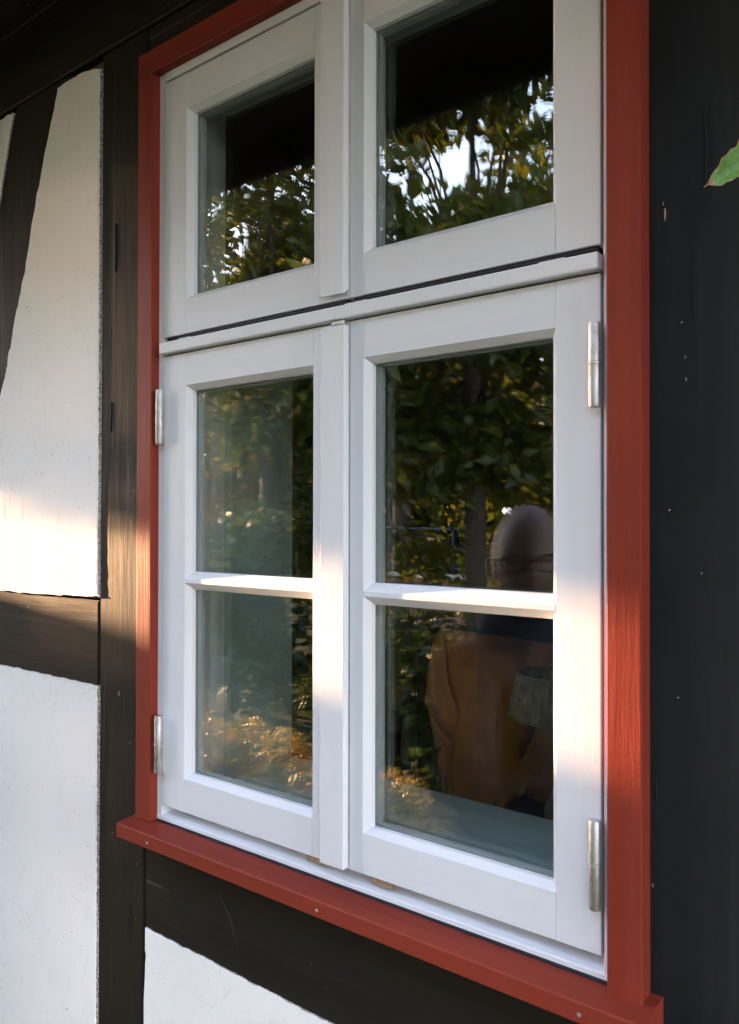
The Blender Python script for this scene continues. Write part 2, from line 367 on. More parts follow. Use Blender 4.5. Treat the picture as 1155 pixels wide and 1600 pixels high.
panel('plaster_panel', [(-1.4930, 2.376, .4), (-1.5520, 2.19, .4), (-1.70, 1.86, .8), (-1.9, 1.464, .5), (-2.618, 1.464, .5), (-2.618, 2.380, .8)], -.0035, label='white plaster panel at the left beyond the brace', seed=23)
for xa, xb in ((-4.218, -2.752), (-.0175, 1.348), (1.492, 2.848)):
    for za, zb in ((1.465, 2.383), (.25, 1.316)): panel('plaster_panel', [(xb, zb, .5), (xb, za, .5), (xa, za, .5), (xa, zb, .5)], -.0035, seed=xa)
# solid wall core, hidden behind the skin, with the window opening left free
bm = bmesh.new()
bm_box(-4.4, -1.02, .1405, .22, .0, 2.55, 0, bm=bm); bm_box(-.335, 3.05, .1405, .22, .0, 2.55, 0, bm=bm)
bm_box(-1.02, -.335, .1405, .22, .0, 1.15, 0, bm=bm); bm_box(-1.02, -.335, .1405, .22, 2.262, 2.55, 0, bm=bm)
bm_box(-4.218, -1.2075, .0105, .139, .25, 1.317, 0, bm=bm); bm_box(-2.618, -1.90, .0105, .139, 1.464, 2.383, 0, bm=bm); bm_box(-1.33, -1.207, .0105, .139, 1.4645, 2.383, 0, bm=bm)
bm_box(-1.079, -.296, .0105, .139, .25, .951, 0, bm=bm); bm_box(-.019, 2.84, .0105, .139, .25, 2.383, 0, bm=bm); bm_box(-4.218, -2.752, .0105, .139, 1.464, 2.383, 0, bm=bm)
done('wall_core', bm, 'wall_in', H)
box('plinth', -4.4, 3.05, -.03, .22, -.3, .118, 'plinth', H, bev=.006)
# eaves: soffit boards, strip against the wall and the fascia
for k in range(5):
    y1 = -.002-k*.118; box('soffit_board', -4.9, 3.5, y1-.1165, y1, 2.5215, 2.541, 'soffit', H, bev=.002)
box('cornice_strip', -4.4, 3.05, -.0265, -.0035, 2.503, 2.5210, 'timber_x', H, bev=.002)
box('fascia_board', -4.9, 3.5, -.625, -.600, 2.452, 2.62, 'timber_x', H, bev=.003)
bm = bmesh.new(); prism_x(bm, [(-.68, 2.62), (-.68, 2.65), (2.3, 4.6), (5.3, 2.65), (5.3, 2.62), (2.3, 4.54)], -4.95, 3.55)
done('roof', bm, 'brick', H)
for k, (x, z, w_, h_) in enumerate([(-.2640, 1.8980, .0011, .0070), (-.2655, 1.9090, .0006, .0022), (-.2480, 1.7900, .0012, .0014), (-.2440, 1.7350, .0008, .0024), (-.2600, 1.6100, .0010, .0010), (-.2300, 1.5500, .0009, .0012), (-.2520, 1.4300, .0012, .0008), (-1.150, 1.3150, .0012, .0050), (-1.120, 1.2400, .0009, .0012), (-1.100, 1.0500, .0010, .0010)]):
    b = bmesh.new(); bmesh.ops.create_icosphere(b, subdivisions=2, radius=1, matrix=Matrix.Translation((x, .0004, z))@Matrix.Diagonal((w_, .0016, h_, 1))); wobble(b, .0006, 900, k)
    done('paint_chip', b, 'block', H)
for k, (x, z, h_) in enumerate([(-.2730, 1.3400, .026), (-.2250, 1.9500, .09), (-.2360, 1.8200, .07), (-1.175, 1.77, .05), (-1.165, 2.05, .08), (-1.12, .95, .06)]):
    b = bmesh.new(); n_ = 14; L_ = []
    for i_ in range(n_+1):
        t_ = i_/n_; zz = z-h_/2+h_*t_; xx = x+.0015*noise.noise(Vector((k*3, zz*30, 0))); wv = .00045*math.sin(math.pi*t_)+.00004
        L_.append((b.verts.new((xx-wv, -.0012, zz)), b.verts.new((xx+wv, -.0012, zz)), b.verts.new((xx+wv, .004, zz)), b.verts.new((xx-wv, .004, zz))))
    for a_, c_ in zip(L_, L_[1:]):
        for q_ in range(4): b.faces.new((a_[q_], a_[(q_+1) % 4], c_[(q_+1) % 4], c_[q_]))
    done('drying_crack', b, 'tape_crack_shade', H)
b = bmesh.new(); tube(b, [(-.905, -.0006, 1.060), (-.880, -.0006, 1.030), (-.862, -.0006, .985)], [.0009, .0016, .0006], 6); done('drying_crack', b, 'tape_crack_shade', H, True)
# room behind the window
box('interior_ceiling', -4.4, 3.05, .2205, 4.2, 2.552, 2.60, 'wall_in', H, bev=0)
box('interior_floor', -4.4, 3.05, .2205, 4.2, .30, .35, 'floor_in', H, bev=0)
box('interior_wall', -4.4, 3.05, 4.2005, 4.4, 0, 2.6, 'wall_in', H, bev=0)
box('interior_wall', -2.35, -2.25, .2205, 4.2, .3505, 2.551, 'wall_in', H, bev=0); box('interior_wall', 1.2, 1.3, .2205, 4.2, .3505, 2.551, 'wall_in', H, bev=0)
for xa, xb in ((-4.5, -4.402), (3.052, 3.15)): box('gable_wall', xa, xb, 0.0, 4.4, 0, 2.61, 'plaster', H, bev=.004)

# ------------------------------------------------------------------ window
Wd = thing('casement_window', (-.673, 0, 1.14), 'white four-light casement window with red surround in the half-timbered wall', 'window')
YF = -.0105
bm = bmesh.new(); bm_box(-1.066, -1.0250, YF, .049, 1.1465, 2.30, .001, bm=bm); bm_box(-1.066, -.996, .0495, .09, 1.163, 2.30, .001, bm=bm)
done('frame_jamb', bm, 'white_z', Wd)
bm = bmesh.new(); bm_box(-.3222, -.2945, YF, .049, 1.1465, 2.30, .001, bm=bm); bm_box(-.352, -.2945, .0495, .09, 1.163, 2.30, .001, bm=bm)
done('frame_jamb', bm, 'white_z', Wd)
bm = bmesh.new(); bm_box(-1.0236, -.3224, YF-.0006, .049, 2.2742, 2.30, .001, bm=bm); bm_box(-.9958, -.3522, .0497, .0898, 2.25, 2.30, .001, bm=bm)
done('frame_head', bm, 'white_x', Wd)
bm = bmesh.new(); prism_x(bm, [(YF-.0008, 1.1415), (YF-.0008, 1.1460), (YF+.001, 1.1474), (.016, 1.1530), (.016, 1.1622), (.0885, 1.1622), (.0885, 1.1415)], -1.066, -.2947)
done('frame_sill_rail', bm, 'white_x', Wd)
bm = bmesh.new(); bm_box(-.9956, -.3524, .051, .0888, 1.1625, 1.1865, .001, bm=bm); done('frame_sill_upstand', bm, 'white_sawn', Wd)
bm = bmesh.new(); bm_box(-1.0195, -.3228, -.0230, .0120, 1.8512, 1.8685, .0022, 3, bm=bm); bm_box(-1.0236, -.3224, .0125, .088, 1.8538, 1.8655, .0008, bm=bm)
done('transom', bm, 'white_x', Wd)
# red surround
box('trim_board', -1.0706, -1.0350, -.025, -.0006, 1.1385, 2.2866, 'red_z', Wd, bev=.0014, seg=2, label='red trim board down the left side')
box('trim_board', -.3134, -.2785, -.025, -.0006, 1.1360, 2.2866, 'red_z', Wd, bev=.0014, seg=2, label='red trim board down the right side, lit by the low sun')
box('trim_board', -1.0706, -.2785, -.0255, -.0006, 2.2870, 2.3235, 'red_x', Wd, bev=.0014, seg=2, label='red trim board across the top')
bm = bmesh.new(); prism_x(bm, [(.0, 1.1400), (-.0495, 1.1345), (-.0510, 1.1330), (-.0510, 1.1145), (-.0498, 1.1130), (0, 1.1130)], -1.0826, -.2663)
o = done('sill_board', bm, 'red_x', Wd, label='red sill board')
md = o.modifiers.new('b', 'BEVEL'); md.width = .001; md.segments = 2; md.limit_method = 'ANGLE'
for x in (-1.0055, -.6699, -.3304):
    bm = bmesh.new()
    bmesh.ops.create_cone(bm, cap_ends=True, segments=14, radius1=.0021, radius2=.0018, depth=.0012, matrix=Matrix.Translation((x, -.0514, 1.1225))@Matrix.Rotation(R(90), 4, 'X'))
    bm_box(x-.0018, x+.0018, -.05215, -.0518, 1.1222, 1.1228, 0, bm=bm); done('screw', bm, 'metal', Wd)
bm = bmesh.new(); bm_box(-1.0345, -.3140, -.0102, .02, 1.1379, 1.1412, .0005, bm=bm)
for k in range(60):
    x = -1.03+k*.0119; bm_box(x, x+.0125, -.0130-random.uniform(0, .0012), -.0100, 1.1382, 1.1406+random.uniform(0, .0010), 0, bm=bm)
for v in bm.verts:
    if v.co.y < -.0101: v.co.z -= .0004
done('sealing_strip', bm, 'tape_crack_shade', Wd)
for x0, x1 in ((-.7270, -.6990), (-.6210, -.5895)): box('packing_block', x0, x1, -.0075, .0155, 1.1550, 1.1640, 'block', Wd, bev=.0006)
for x0, x1 in ((-.985, -.958), (-.392, -.362)): box('catch_plate', x0, x1, -.0140, .0118, 1.8688, 1.8722, 'white_x', Wd, bev=.0005)
box('catch_plate', -.715, -.665, -.0115, .011, 1.8688, 1.8712, 'metal', Wd, bev=.0004); box('catch_plate', -.66, -.625, -.012, .011, 1.8688, 1.8728, 'metal', Wd, bev=.0004)
box('latch_tongue', -.676, -.655, -.0195, -.0118, 1.8450, 1.8505, 'metal', Wd, bev=.0006)

YS, YG = -.0120, .0035
def wedge_v(bm, xo, xi, z0, z1):          # chamfered inner edge of a stile, mitred into the rails
    s = abs(xi-xo)
    P = [(xo, YS+.0005), (xi, -.0030), (xi, YG), (xo, YG)]
    ins = [0, s, s, 0]
    A = [bm.verts.new((x, y, z0+i)) for (x, y), i in zip(P, ins)]; B = [bm.verts.new((x, y, z1-i)) for (x, y), i in zip(P, ins)]
    for i in range(4): bm.faces.new((A[i], A[(i+1) % 4], B[(i+1) % 4], B[i]))
    bm.faces.new(A); bm.faces.new(B[::-1])
def wedge_h(bm, zo, zi, x0, x1):
    s = abs(zi-zo); P = [(zo, YS+.0005), (zi, -.0030), (zi, YG), (zo, YG)]; ins = [0, s, s, 0]
    A = [bm.verts.new((x0+i, y, z)) for (z, y), i in zip(P, ins)]; B = [bm.verts.new((x1-i, y, z)) for (z, y), i in zip(P, ins)]
    for i in range(4): bm.faces.new((A[i], A[(i+1) % 4], B[(i+1) % 4], B[i]))
    bm.faces.new(A); bm.faces.new(B[::-1])
def pane_mesh(x0, x1, z0, z1, y, th, seed, amp):
    b = bmesh.new(); nx = int((x1-x0)/.007)+1; nn = int((z1-z0)/.007)+1
    tx, tz = random.uniform(-1, 1)*.0006, random.uniform(-1, 1)*.0006
    def off(x, z):
        v = Vector((x*17, z*11, seed)); w = Vector((x*48, z*30, seed+4)); 
        return amp*(noise.noise(v)*1.9+noise.noise(w)*.55)+tx*(x-(x0+x1)/2)+tz*(z-(z0+z1)/2)
    for side in (0, 1):
        g = [[b.verts.new((x0+(x1-x0)*i/nx, y+side*th+off(x0+(x1-x0)*i/nx, z0+(z1-z0)*j/nn)*(1 if side == 0 else .9), z0+(z1-z0)*j/nn)) for j in range(nn+1)] for i in range(nx+1)]
        for i in range(nx):
            for j in range(nn):
                q = (g[i][j], g[i+1][j], g[i+1][j+1], g[i][j+1]); f = b.faces.new(q if side == 0 else q[::-1]); f.smooth = True
        if side == 0: g0 = g
    for a, c, d, e in ([(g0[i][0], g0[i+1][0], g[i+1][0], g[i][0]) for i in range(nx)]+[(g0[i+1][-1], g0[i][-1], g[i][-1], g[i+1][-1]) for i in range(nx)]):
        pass
    me = bpy.data.meshes.new('pane'); b.to_mesh(me); b.free(); return me
def casement(x0, x1, z0, z1, ox0, ox1, oz0, oz1, label, munt=None, hinges=(), hx=0, strip=None, seed=0):
    c = bpy.data.objects.new('casement', None); COL.objects.link(c); c.parent = Wd
    c.location = (((x0+x1)/2)-Wd.location.x, YS-Wd.location.y, z0-Wd.location.z); c['label'] = label
    wl = Vector(((x0+x1)/2, YS, z0))
    def kid(o):
        o.parent = c; o.matrix_parent_inverse = Matrix.Translation(-wl); return o
    w = .007
    for xa, xb, xo, xi in ((x0, ox0, ox0, ox0+w), (ox1, x1, ox1, ox1-w)):
        bm = bm_box(xa, xb, YS, .0300, z0, z1, .0009, 2); wedge_v(bm, xo, xi, oz0, oz1)
        bm_box(xo if xo < xi else xo-.0022, xo+.0022 if xo < xi else xo, .0210, .0295, oz0+.0022, oz1-.0022, 0, bm=bm); kid(done('stile', bm, 'white_z'))
    for za, zb, zo, zi in ((z0, oz0, oz0, oz0+w), (oz1, z1, oz1, oz1-w)):
        bm = bm_box(ox0+.0002, ox1-.0002, YS+.0002, .0298, za+.0001, zb-.0001, .0007, 2); wedge_h(bm, zo, zi, ox0, ox1)
        bm_box(ox0, ox1, .0211, .0293, zo if zo < zi else zo-.0022, zo+.0022 if zo < zi else zo, 0, bm=bm); kid(done('rail', bm, 'white_x'))
    lights = [(oz0, oz1)]
    if munt: kid(box('gap_shade', x0+.004, x1-.004, YS+.0025, .030, z1+.0001, z1+.0017, 'tape_crack_shade', None, bev=0))  # dark strip standing in for the shadow line over the lower sash
    else: kid(box('gap_shade', x0+.004, x1-.004, YS+.0035, .030, z0-.0040, z0-.0001, 'tape_crack_shade', None, bev=0))  # dark strip painting the shade in the gap under the upper sash
    if munt:
        zc, hb, hf = munt
        bm = bmesh.new(); prism_x(bm, [(YS+.0004, zc-hf), (YS-.0001, zc-hf+.0006), (YS-.0001, zc+hf-.0006), (YS+.0004, zc+hf), (-.0005, zc+hb), (YG, zc+hb), (YG, zc-hb), (-.0005, zc-hb)], ox0+.0006, ox1-.0006)
        bm_box(ox0+w, ox1-w, .0207, .043, zc-hb+.003, zc+hb-.003, .001, bm=bm)
        kid(done('muntin', bm, 'white_x')); lights = [(oz0, zc-hb+w), (zc+hb-w, oz1)]
        bm = bmesh.new(); bm_box(ox0+w, ox1-w, .0077, .0163, zc-hb+.001, zc+hb-.001, 0, bm=bm); kid(done('spacer_bar', bm, 'spacer'))
    for k, (za, zb) in enumerate(lights):
        kid(put('pane', pane_mesh(ox0+.001, ox1-.001, za+(.001 if za == oz0 else .002), zb-(.001 if zb == oz1 else .002), YG+.0002, .0038, seed*7+k, 1.3e-5), 'glass'))
        kid(put('pane', pane_mesh(ox0+.001, ox1-.001, za+(.001 if za == oz0 else .002), zb-(.001 if zb == oz1 else .002), .0166, .0038, seed*7+k+50, 1.0e-5), 'glass'))
    bm = bmesh.new(); a, e = .0010, .0092
    bm_box(ox0+a, ox0+e, .0076, .0164, oz0+a, oz1-a, 0, bm=bm); bm_box(ox1-e, ox1-a, .0076, .0164, oz0+a, oz1-a, 0, bm=bm)
    bm_box(ox0+e, ox1-e, .0077, .0163, oz0+a, oz0+e, 0, bm=bm); bm_box(ox0+e, ox1-e, .0077, .0163, oz1-e, oz1-a, 0, bm=bm)
    kid(done('spacer_bar', bm, 'spacer'))
    for za, zb in hinges:
        mid = (za+zb)/2+.001; r = .0062; bm = bmesh.new()
        prof = [(r*.55, 0), (r*.9, .0006), (r, .0022), (r, mid-za-.0018), (r*.93, mid-za-.0012)]
        prof += [(r*.93, mid-za-.0009), (r*1.1, mid-za-.0007), (r*1.1, mid-za+.0009), (r*.93, mid-za+.0011)]
        prof += [(r*.93, mid-za+.0014), (r, mid-za+.002), (r, zb-za-.0022), (r*.9, zb-za-.0006), (r*.55, zb-za)]
        lathe(bm, prof, (hx, -.0200, za), 24); bm_box(hx-.0008, hx+.0008, -.0165, -.0105, za+.002, zb-.002, 0, bm=bm)
        o = done('hinge', bm, 'metal', smooth=True); o.data.set_sharp_from_angle(angle=R(35)); kid(o)
    if strip:
        xa, xb, za, zb, cham = strip
        bm = bm_box(xa, xb, -.0225, YS-.0002, za, zb, .0011, 2)
        if cham:
            for v in bm.verts:
                if v.co.z < za+.003 and v.co.y < -.018: v.co.z += -.0015
                elif v.co.z < za+.003: v.co.z += .0045
        kid(done('cover_strip', bm, 'white_z'))
    return c
casement(-1.0217, -.6530, 1.1644, 1.8492, -.9699, -.7130, 1.2142, 1.8005, 'lower left casement with two lights', (1.5088, .0133, .0036), ((1.7139, 1.7980), (1.2149, 1.3023)), -1.0205, (-.6912, -.6522, 1.1660, 1.8438, 0), 1)
casement(-.6510, -.3243, 1.1644, 1.8492, -.6290, -.3728, 1.2142, 1.8005, 'lower right casement with two lights', (1.5088, .0133, .0036), ((1.7127, 1.7988), (1.2126, 1.3020)), -.3275, None, 2)
casement(-1.0217, -.6530, 1.8785, 2.2700, -.9690, -.7120, 1.9300, 2.2175, 'upper left casement', None, (), 0, (-.6926, -.6535, 1.8842, 2.2700, 1), 3)
casement(-.6515, -.3243, 1.8785, 2.2700, -.6290, -.3728, 1.9300, 2.2175, 'upper right casement', None, (), 0, None, 4)
# interior reveal and sill board, part of the house
box('window_reveal', -1.019, -.981, .0902, .232, 1.1875, 1.862, 'white_sawn', H, bev=.001); box('window_reveal', -1.019, -.981, .0902, .232, 1.8625, 2.2615, 'dark_wood', H, bev=.001); box('window_reveal', -.368, -.336, .0902, .232, 1.1875, 2.2615, 'white_sawn', H, bev=.001)  # upper left piece and head below coloured dark to read dim
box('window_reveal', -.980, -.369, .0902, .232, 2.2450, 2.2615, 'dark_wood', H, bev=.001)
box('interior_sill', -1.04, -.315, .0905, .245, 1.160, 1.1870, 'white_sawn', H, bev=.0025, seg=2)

# ------------------------------------------------------------------ things inside the room
ch = thing('dining_chair', (-.80, .70, .35), 'dark wooden chair standing inside behind the lower right pane', 'chair')
for x in (-1.0, -.58):
    for y in (.62, 1.02):
        zt = 1.33 if y < .7 else .80
        bm = bmesh.new(); tube(bm, [(x, y, .351), (x, y, .8), (x, y-(.02 if zt > 1 else 0), zt)], [.018, .02, .016], 8); done('leg', bm, 'dark_wood', ch, True)
box('seat', -1.02, -.56, .60, 1.06, .80, .84, 'dark_wood', ch, bev=.008, seg=2)
box('backrest', -.983, -.597, .605, .63, 1.10, 1.33, 'dark_wood', ch, bev=.006, seg=2)
# brown suede jacket hung over the chair back
jk = thing('brown_jacket', (-.78, .58, 1.1), 'brown suede jacket draped over the chair behind the lower right pane', 'jacket')
def drape(name, outline, y, folds, parent, th=.012, mat='leather', seed=0):
    b = bmesh.new(); top, n = outline, len(outline)
    vs = [b.verts.new((x, y, z)) for x, z in outline]; b.faces.new(vs)
    bmesh.ops.triangulate(b, faces=list(b.faces)); bmesh.ops.subdivide_edges(b, edges=list(b.edges), cuts=5, use_grid_fill=True)
    for v in b.verts:
        x, z = v.co.x, v.co.z; d = 0
        for (fx, sl, wd, am) in folds: d += am*math.exp(-((x-fx-sl*(z-1.2))/wd)**2)
        v.co.y += d+.006*noise.noise(Vector((x*14, z*8, seed)))
    geo = bmesh.ops.extrude_face_region(b, geom=list(b.faces)); 
    for v in [g for g in geo['geom'] if isinstance(g, bmesh.types.BMVert)]: v.co.y += th
    return done(name, b, mat, parent, True)
F1 = [(-.84, .25, .014, -.008), (-.80, -.12, .008, .010), (-.765, -.10, .007, -.009), (-.73, .05, .02, .005), (-.67, .02, .03, -.005)]
drape('jacket_back', [(-.893, 1.379), (-.86, 1.3865), (-.80, 1.384), (-.72, 1.380), (-.60, 1.377), (-.50, 1.372), (-.40, 1.34), (-.39, 1.05), (-.60, 1.083), (-.70, 1.100), (-.7776, 1.118), (-.788, 1.02), (-.80, .97), (-.85, .96), (-.857, 1.05), (-.850, 1.172), (-.915, 1.238), (-.909, 1.31)], .55, F1, jk, seed=2)
drape('sleeve', [(-.892, 1.372), (-.872, 1.380), (-.856, 1.30), (-.834, 1.222), (-.852, 1.176), (-.912, 1.236), (-.905, 1.31)], .538, [(-.87, .2, .02, -.01)], jk, .008, seed=5)
st = thing('side_table', (-.58, .44, .35), 'small dark side table inside carrying the pleated lamp', 'table')
bm = bmesh.new(); lathe(bm, [(.16, 0), (.17, .006), (.17, .022), (.16, .028)], (-.575, .44, .97), 28); done('table_top', bm, 'dark_wood', st, False)
for k in range(3):
    a = k*2.094+.4; bm = bmesh.new(); tube(bm, [(-.575+.12*math.cos(a), .44+.12*math.sin(a), .969), (-.575+.15*math.cos(a), .44+.15*math.sin(a), .351)], [.014, .010], 8); done('leg', bm, 'dark_wood', st, True)
lp = thing('table_lamp', (-.575, .44, .998), 'table lamp with a pale pleated shade behind the lower right pane', 'lamp')
bm = bmesh.new(); lathe(bm, [(.055, 0), (.055, .01), (.02, .02), (.012, .06), (.028, .10), (.030, .13), (.012, .17), (.008, .24), (.008, .30)], (-.575, .44, .999), 24); done('lamp_base', bm, 'brass', lp, True)
bm = bmesh.new(); seg = 84; rings = []
for r, z in ((.085, 1.282), (.082, 1.295), (.077, 1.32), (.0705, 1.350)):
    rings.append([bm.verts.new((-.575+(r+(.0030 if i % 2 else -.0022))*math.cos(2*math.pi*i/seg), .44+(r+(.0030 if i % 2 else -.0022))*math.sin(2*math.pi*i/seg), z)) for i in range(seg)])
for a, c in zip(rings, rings[1:]):
    for i in range(seg): bm.faces.new((a[i], a[(i+1) % seg], c[(i+1) % seg], c[i]))
done('lamp_shade', bm, 'shade', lp)
for r, z in ((.0722, 1.350), (.0865, 1.282)):
    bm = bmesh.new(); tube(bm, [(-.575+r*math.cos(a*.2618), .44+r*math.sin(a*.2618), z) for a in range(25)], [.0022]*25, 6); done('shade_rim', bm, 'shade', lp, True)
bm = bmesh.new(); bmesh.ops.create_uvsphere(bm, u_segments=14, v_segments=10, radius=.028, matrix=Matrix.Translation((-.575, .44, 1.29))); done('bulb', bm, 'cap', lp, True)

# ------------------------------------------------------------------ leaf near the camera
bp = thing('garden_plant', (.10, -.42, 0), 'tall leafy garden plant whose green leaf tip reaches in at the right edge', 'plant')
def leafblade(name, base, tip, width, nrm, parent, rim=True):
    base, tip, nrm = Vector(base), Vector(tip), Vector(nrm).normalized(); d = tip-base; L = d.length; d.normalize(); s = d.cross(nrm).normalized(); nrm = s.cross(d)
    b = bmesh.new(); n = 26; rows = []
    for i in range(n+1):
        t = i/n; wv = width*.5*(math.sin(math.pi*min(1, t*1.03)**.85)**.8 if t < .97 else .0)
        wv = width*.5*max(0.012, (4*t*(1-t))**.75*(1.15-.55*t)) if t < .93 else width*.5*.05*(1-t)/.07+.0003
        ser = 1+(.10 if i % 2 else -.05); c = base+d*(L*t)+nrm*(-.10*L*(t-.4)**2)
        row = []
        for k in (-1, -.965, -.5, 0, .5, .965, 1):
            w_ = wv*(k if abs(k) < 1 else k*ser); row.append(b.verts.new(c+s*w_+nrm*(abs(k)*wv*.28+.0012*math.sin(i*1.3)*abs(k))))
        rows.append(row)
    for i in range(n):
        for k in range(6):
            f = b.faces.new((rows[i][k], rows[i+1][k], rows[i+1][k+1], rows[i][k+1])); f.material_index = 1 if (k in (0, 5) or i > n-3) else 0; f.smooth = True
    me = bpy.data.meshes.new(name); b.to_mesh(me); b.free(); return put(name, me, ['near_leaf', 'leaf_rim'], parent)
LB = (-.078, -.245, 1.8490)
bm = bmesh.new(); tube(bm, [(.10, -.42, 0), (.13, -.45, .8), (.09, -.37, 1.4), (.04, -.27, 1.83), (.02, -.26, 1.98)], [.010, .009, .006, .004, .002], 8); done('stem', bm, 'stem', bp, True)
leafblade('leaf', LB, (-.1571, -.25, 1.8179), .036, (.15, -.93, .25), bp)
bm = bmesh.new(); tube(bm, [(.04, -.268, 1.83), (-.03, -.25, 1.86), LB], [.0018, .0014, .001], 6); done('leaf_stalk', bm, 'stem', bp, True)
for k, (b0, t0) in enumerate([((.02, -.26, 1.98), (.0, -.30, 2.06)), ((.083, -.35, 1.5), (.16, -.40, 1.43)), ((.10, -.40, 1.2), (.06, -.50, 1.10)), ((.12, -.45, 1.0), (.2, -.5, .95)), ((.052, -.29, 1.72), (.13, -.35, 1.77))]):
    leafblade('leaf', b0, t0, .05, (-.2, -.8, .5), bp)

# ------------------------------------------------------------------ foliage
def leaf_cloud(centers, radii, n, size, flat=.5, gap=None, elong=2.0):
    """many small folded leaves scattered in clumps; returns a mesh"""
    c = np.array(centers, float); r = np.array(radii, float)
    pick = rng.choice(len(c), n, p=(r**2.2)/np.sum(r**2.2)); d = rng.normal(size=(n, 3)); d /= np.linalg.norm(d, axis=1)[:, None]
    p = c[pick]+d*(r[pick]*rng.uniform(.35, 1.0, n)**.6)[:, None]*np.array([1, 1, .8])
    p = p[p[:, 2] > .02]
    if gap is not None: p = p[gap(p)]
    n = len(p); ax = rng.normal(size=(n, 3)); ax[:, 2] -= .5; ax /= np.linalg.norm(ax, axis=1)[:, None]
    up_ = rng.normal(size=(n, 3))+np.array([0, 0, 1.2]); s = np.cross(ax, up_); s /= np.linalg.norm(s, axis=1)[:, None]; nn = np.cross(s, ax)
    L = size*rng.uniform(.6, 1.3, n)[:, None]; w = L/elong
    V = np.stack([p, p+ax*L*.45+s*w*.5+nn*w*.15, p+ax*L, p+ax*L*.45-s*w*.5+nn*w*.15], 1).reshape(-1, 3)
    me = bpy.data.meshes.new('crown'); me.vertices.add(4*n); me.vertices.foreach_set('co', V.ravel())
    idx = (np.arange(n)[:, None]*4+np.array([0, 1, 2, 0, 2, 3])).ravel()
    me.loops.add(6*n); me.loops.foreach_set('vertex_index', idx.astype(np.int32))
    me.polygons.add(2*n); me.polygons.foreach_set('loop_start', (np.arange(2*n)*3).astype(np.int32)); me.update(calc_edges=True); return me
def tree(name, x, y, h, cz, rad, nclump, n, size, label, cat='tree', leaf='leaf', tr=.12, gap=None, seed=0, group=None, fork=.35, lean=(0, 0), clump=(.3, .6), elong=2.):
    rs = random.Random(seed); T = thing(name, (x, y, 0), label, cat, group)
    cx, cy = x+lean[0], y+lean[1]; cs, rr = [], []
    for k in range(nclump):
        u = rs.random()*2*math.pi; v = rs.uniform(-1, 1); q = rs.random()**.4
        cs.append((cx+rad[0]*q*math.cos(u)*math.sqrt(1-v*v), cy+rad[1]*q*math.sin(u)*math.sqrt(1-v*v), cz+rad[2]*q*v)); rr.append(rs.uniform(*clump))
    bm = bmesh.new(); zf = h*fork
    tube(bm, [(x, y, -.05), (x+.02, y, zf*.4), (x+lean[0]*.3, y+lean[1]*.3, zf), (cx, cy, cz), (cx, cy, cz+rad[2]*.8)], [tr*1.25, tr, tr*.85, tr*.45, tr*.1], 9)
    for c in cs[::max(1, len(cs)//26)]:
        zz = rs.uniform(zf*.8, max(zf, cz)); t = min(1, max(0, (zz-zf)/(cz-zf+.01))); bx = x+lean[0]*.3+(cx-x-lean[0]*.3)*t; by = y+lean[1]*.3+(cy-y-lean[1]*.3)*t
        mid = ((bx+c[0])/2+rs.uniform(-.1, .1), (by+c[1])/2+rs.uniform(-.1, .1), (zz+c[2])/2+.12*abs(c[2]-zz)); tube(bm, [(bx, by, zz), mid, c], [tr*.2, tr*.12, tr*.05], 6)
    wobble(bm, .03, 2.5, seed); done('trunk', bm, 'bark', T, True)
    put('crown', leaf_cloud(cs, rr, n, size, gap=gap, elong=elong), leaf, T); return T
def slopes(p):
    q = np.stack([p[:, 0]/(-p[:, 1]+.8), (p[:, 2]-1.6)/(-p[:, 1]+.8)], 1); return q
def gapA(p):
    q = slopes(p); u = (q[:, 0]+.62)/.105; v = (q[:, 1]-.515)/.068; a = np.exp(-(u*u+v*v))
    u = (q[:, 0]+.495)/.035; v = (q[:, 1]-.56)/.06; a = np.maximum(a, np.exp(-(u*u+v*v))*.85); u = (q[:, 0]+.74)/.04; v = (q[:, 1]-.45)/.04; a = np.maximum(a, np.exp(-(u*u+v*v))*.8)
    return rng.random(len(p)) > a*1.08
def gapB(p):
    q = slopes(p); u = (q[:, 0]+1.08)/.06; v = (q[:, 1]-.50)/.06; a = np.exp(-(u*u+v*v))*1.0
    return rng.random(len(p)) > a
tree('walnut_tree', -3.62, -5.2, 5.6, 4.0, (1.9, 1.2, 2.2), 60, 12500, .17, 'slender dark-trunked tree mirrored in the right-hand panes', leaf='leaf', tr=.10, gap=gapA, seed=3, fork=.5, clump=(.3, .65))
tree('currant_shrub', -4.55, -5.6, 1.9, 1.25, (.75, .4, .45), 16, 700, .12, 'thin low shrub mirrored in front of the blue railing', 'shrub', 'leaf', .02, seed=41, fork=.2, clump=(.2, .35))
tree('apple_tree', -5.45, -4.6, 5.2, 3.6, (1.5, 1.2, 2.1), 50, 17000, .11, 'leafy tree with golden tips mirrored in the left-hand panes', leaf='leaf', tr=.13, gap=gapB, seed=5, fork=.4, clump=(.3, .6))
tree('golden_shrub', -7.6, -5.6, 3.6, 2.3, (1.1, .9, 1.1), 30, 6000, .10, 'golden autumn shrub mirrored at the far left of the panes', 'shrub', 'leaf_gold', .06, seed=8, fork=.2)
tree('hazel_bush', -2.75, -3.1, 1.2, .62, (.7, .45, .42), 26, 6500, .085, 'dark hazel bush mirrored beside the man in the lower right panes', 'bush', 'leaf_dark', .04, seed=9, fork=.1, clump=(.2, .4))
tree('laurel_bush', -5.3, -4.0, 1.7, .9, (1.3, .5, .8), 34, 9000, .10, 'wide laurel bush mirrored in the lower left panes', 'bush', 'leaf_dark', .05, seed=10, fork=.1, clump=(.25, .45))
tree('serviceberry_shrub', -4.30, -7.6, 3.2, 2.0, (.8, .7, 1.2), 30, 6000, .10, 'loose green shrub mirrored just behind the bald man', 'shrub', 'leaf', .05, seed=21, fork=.2)
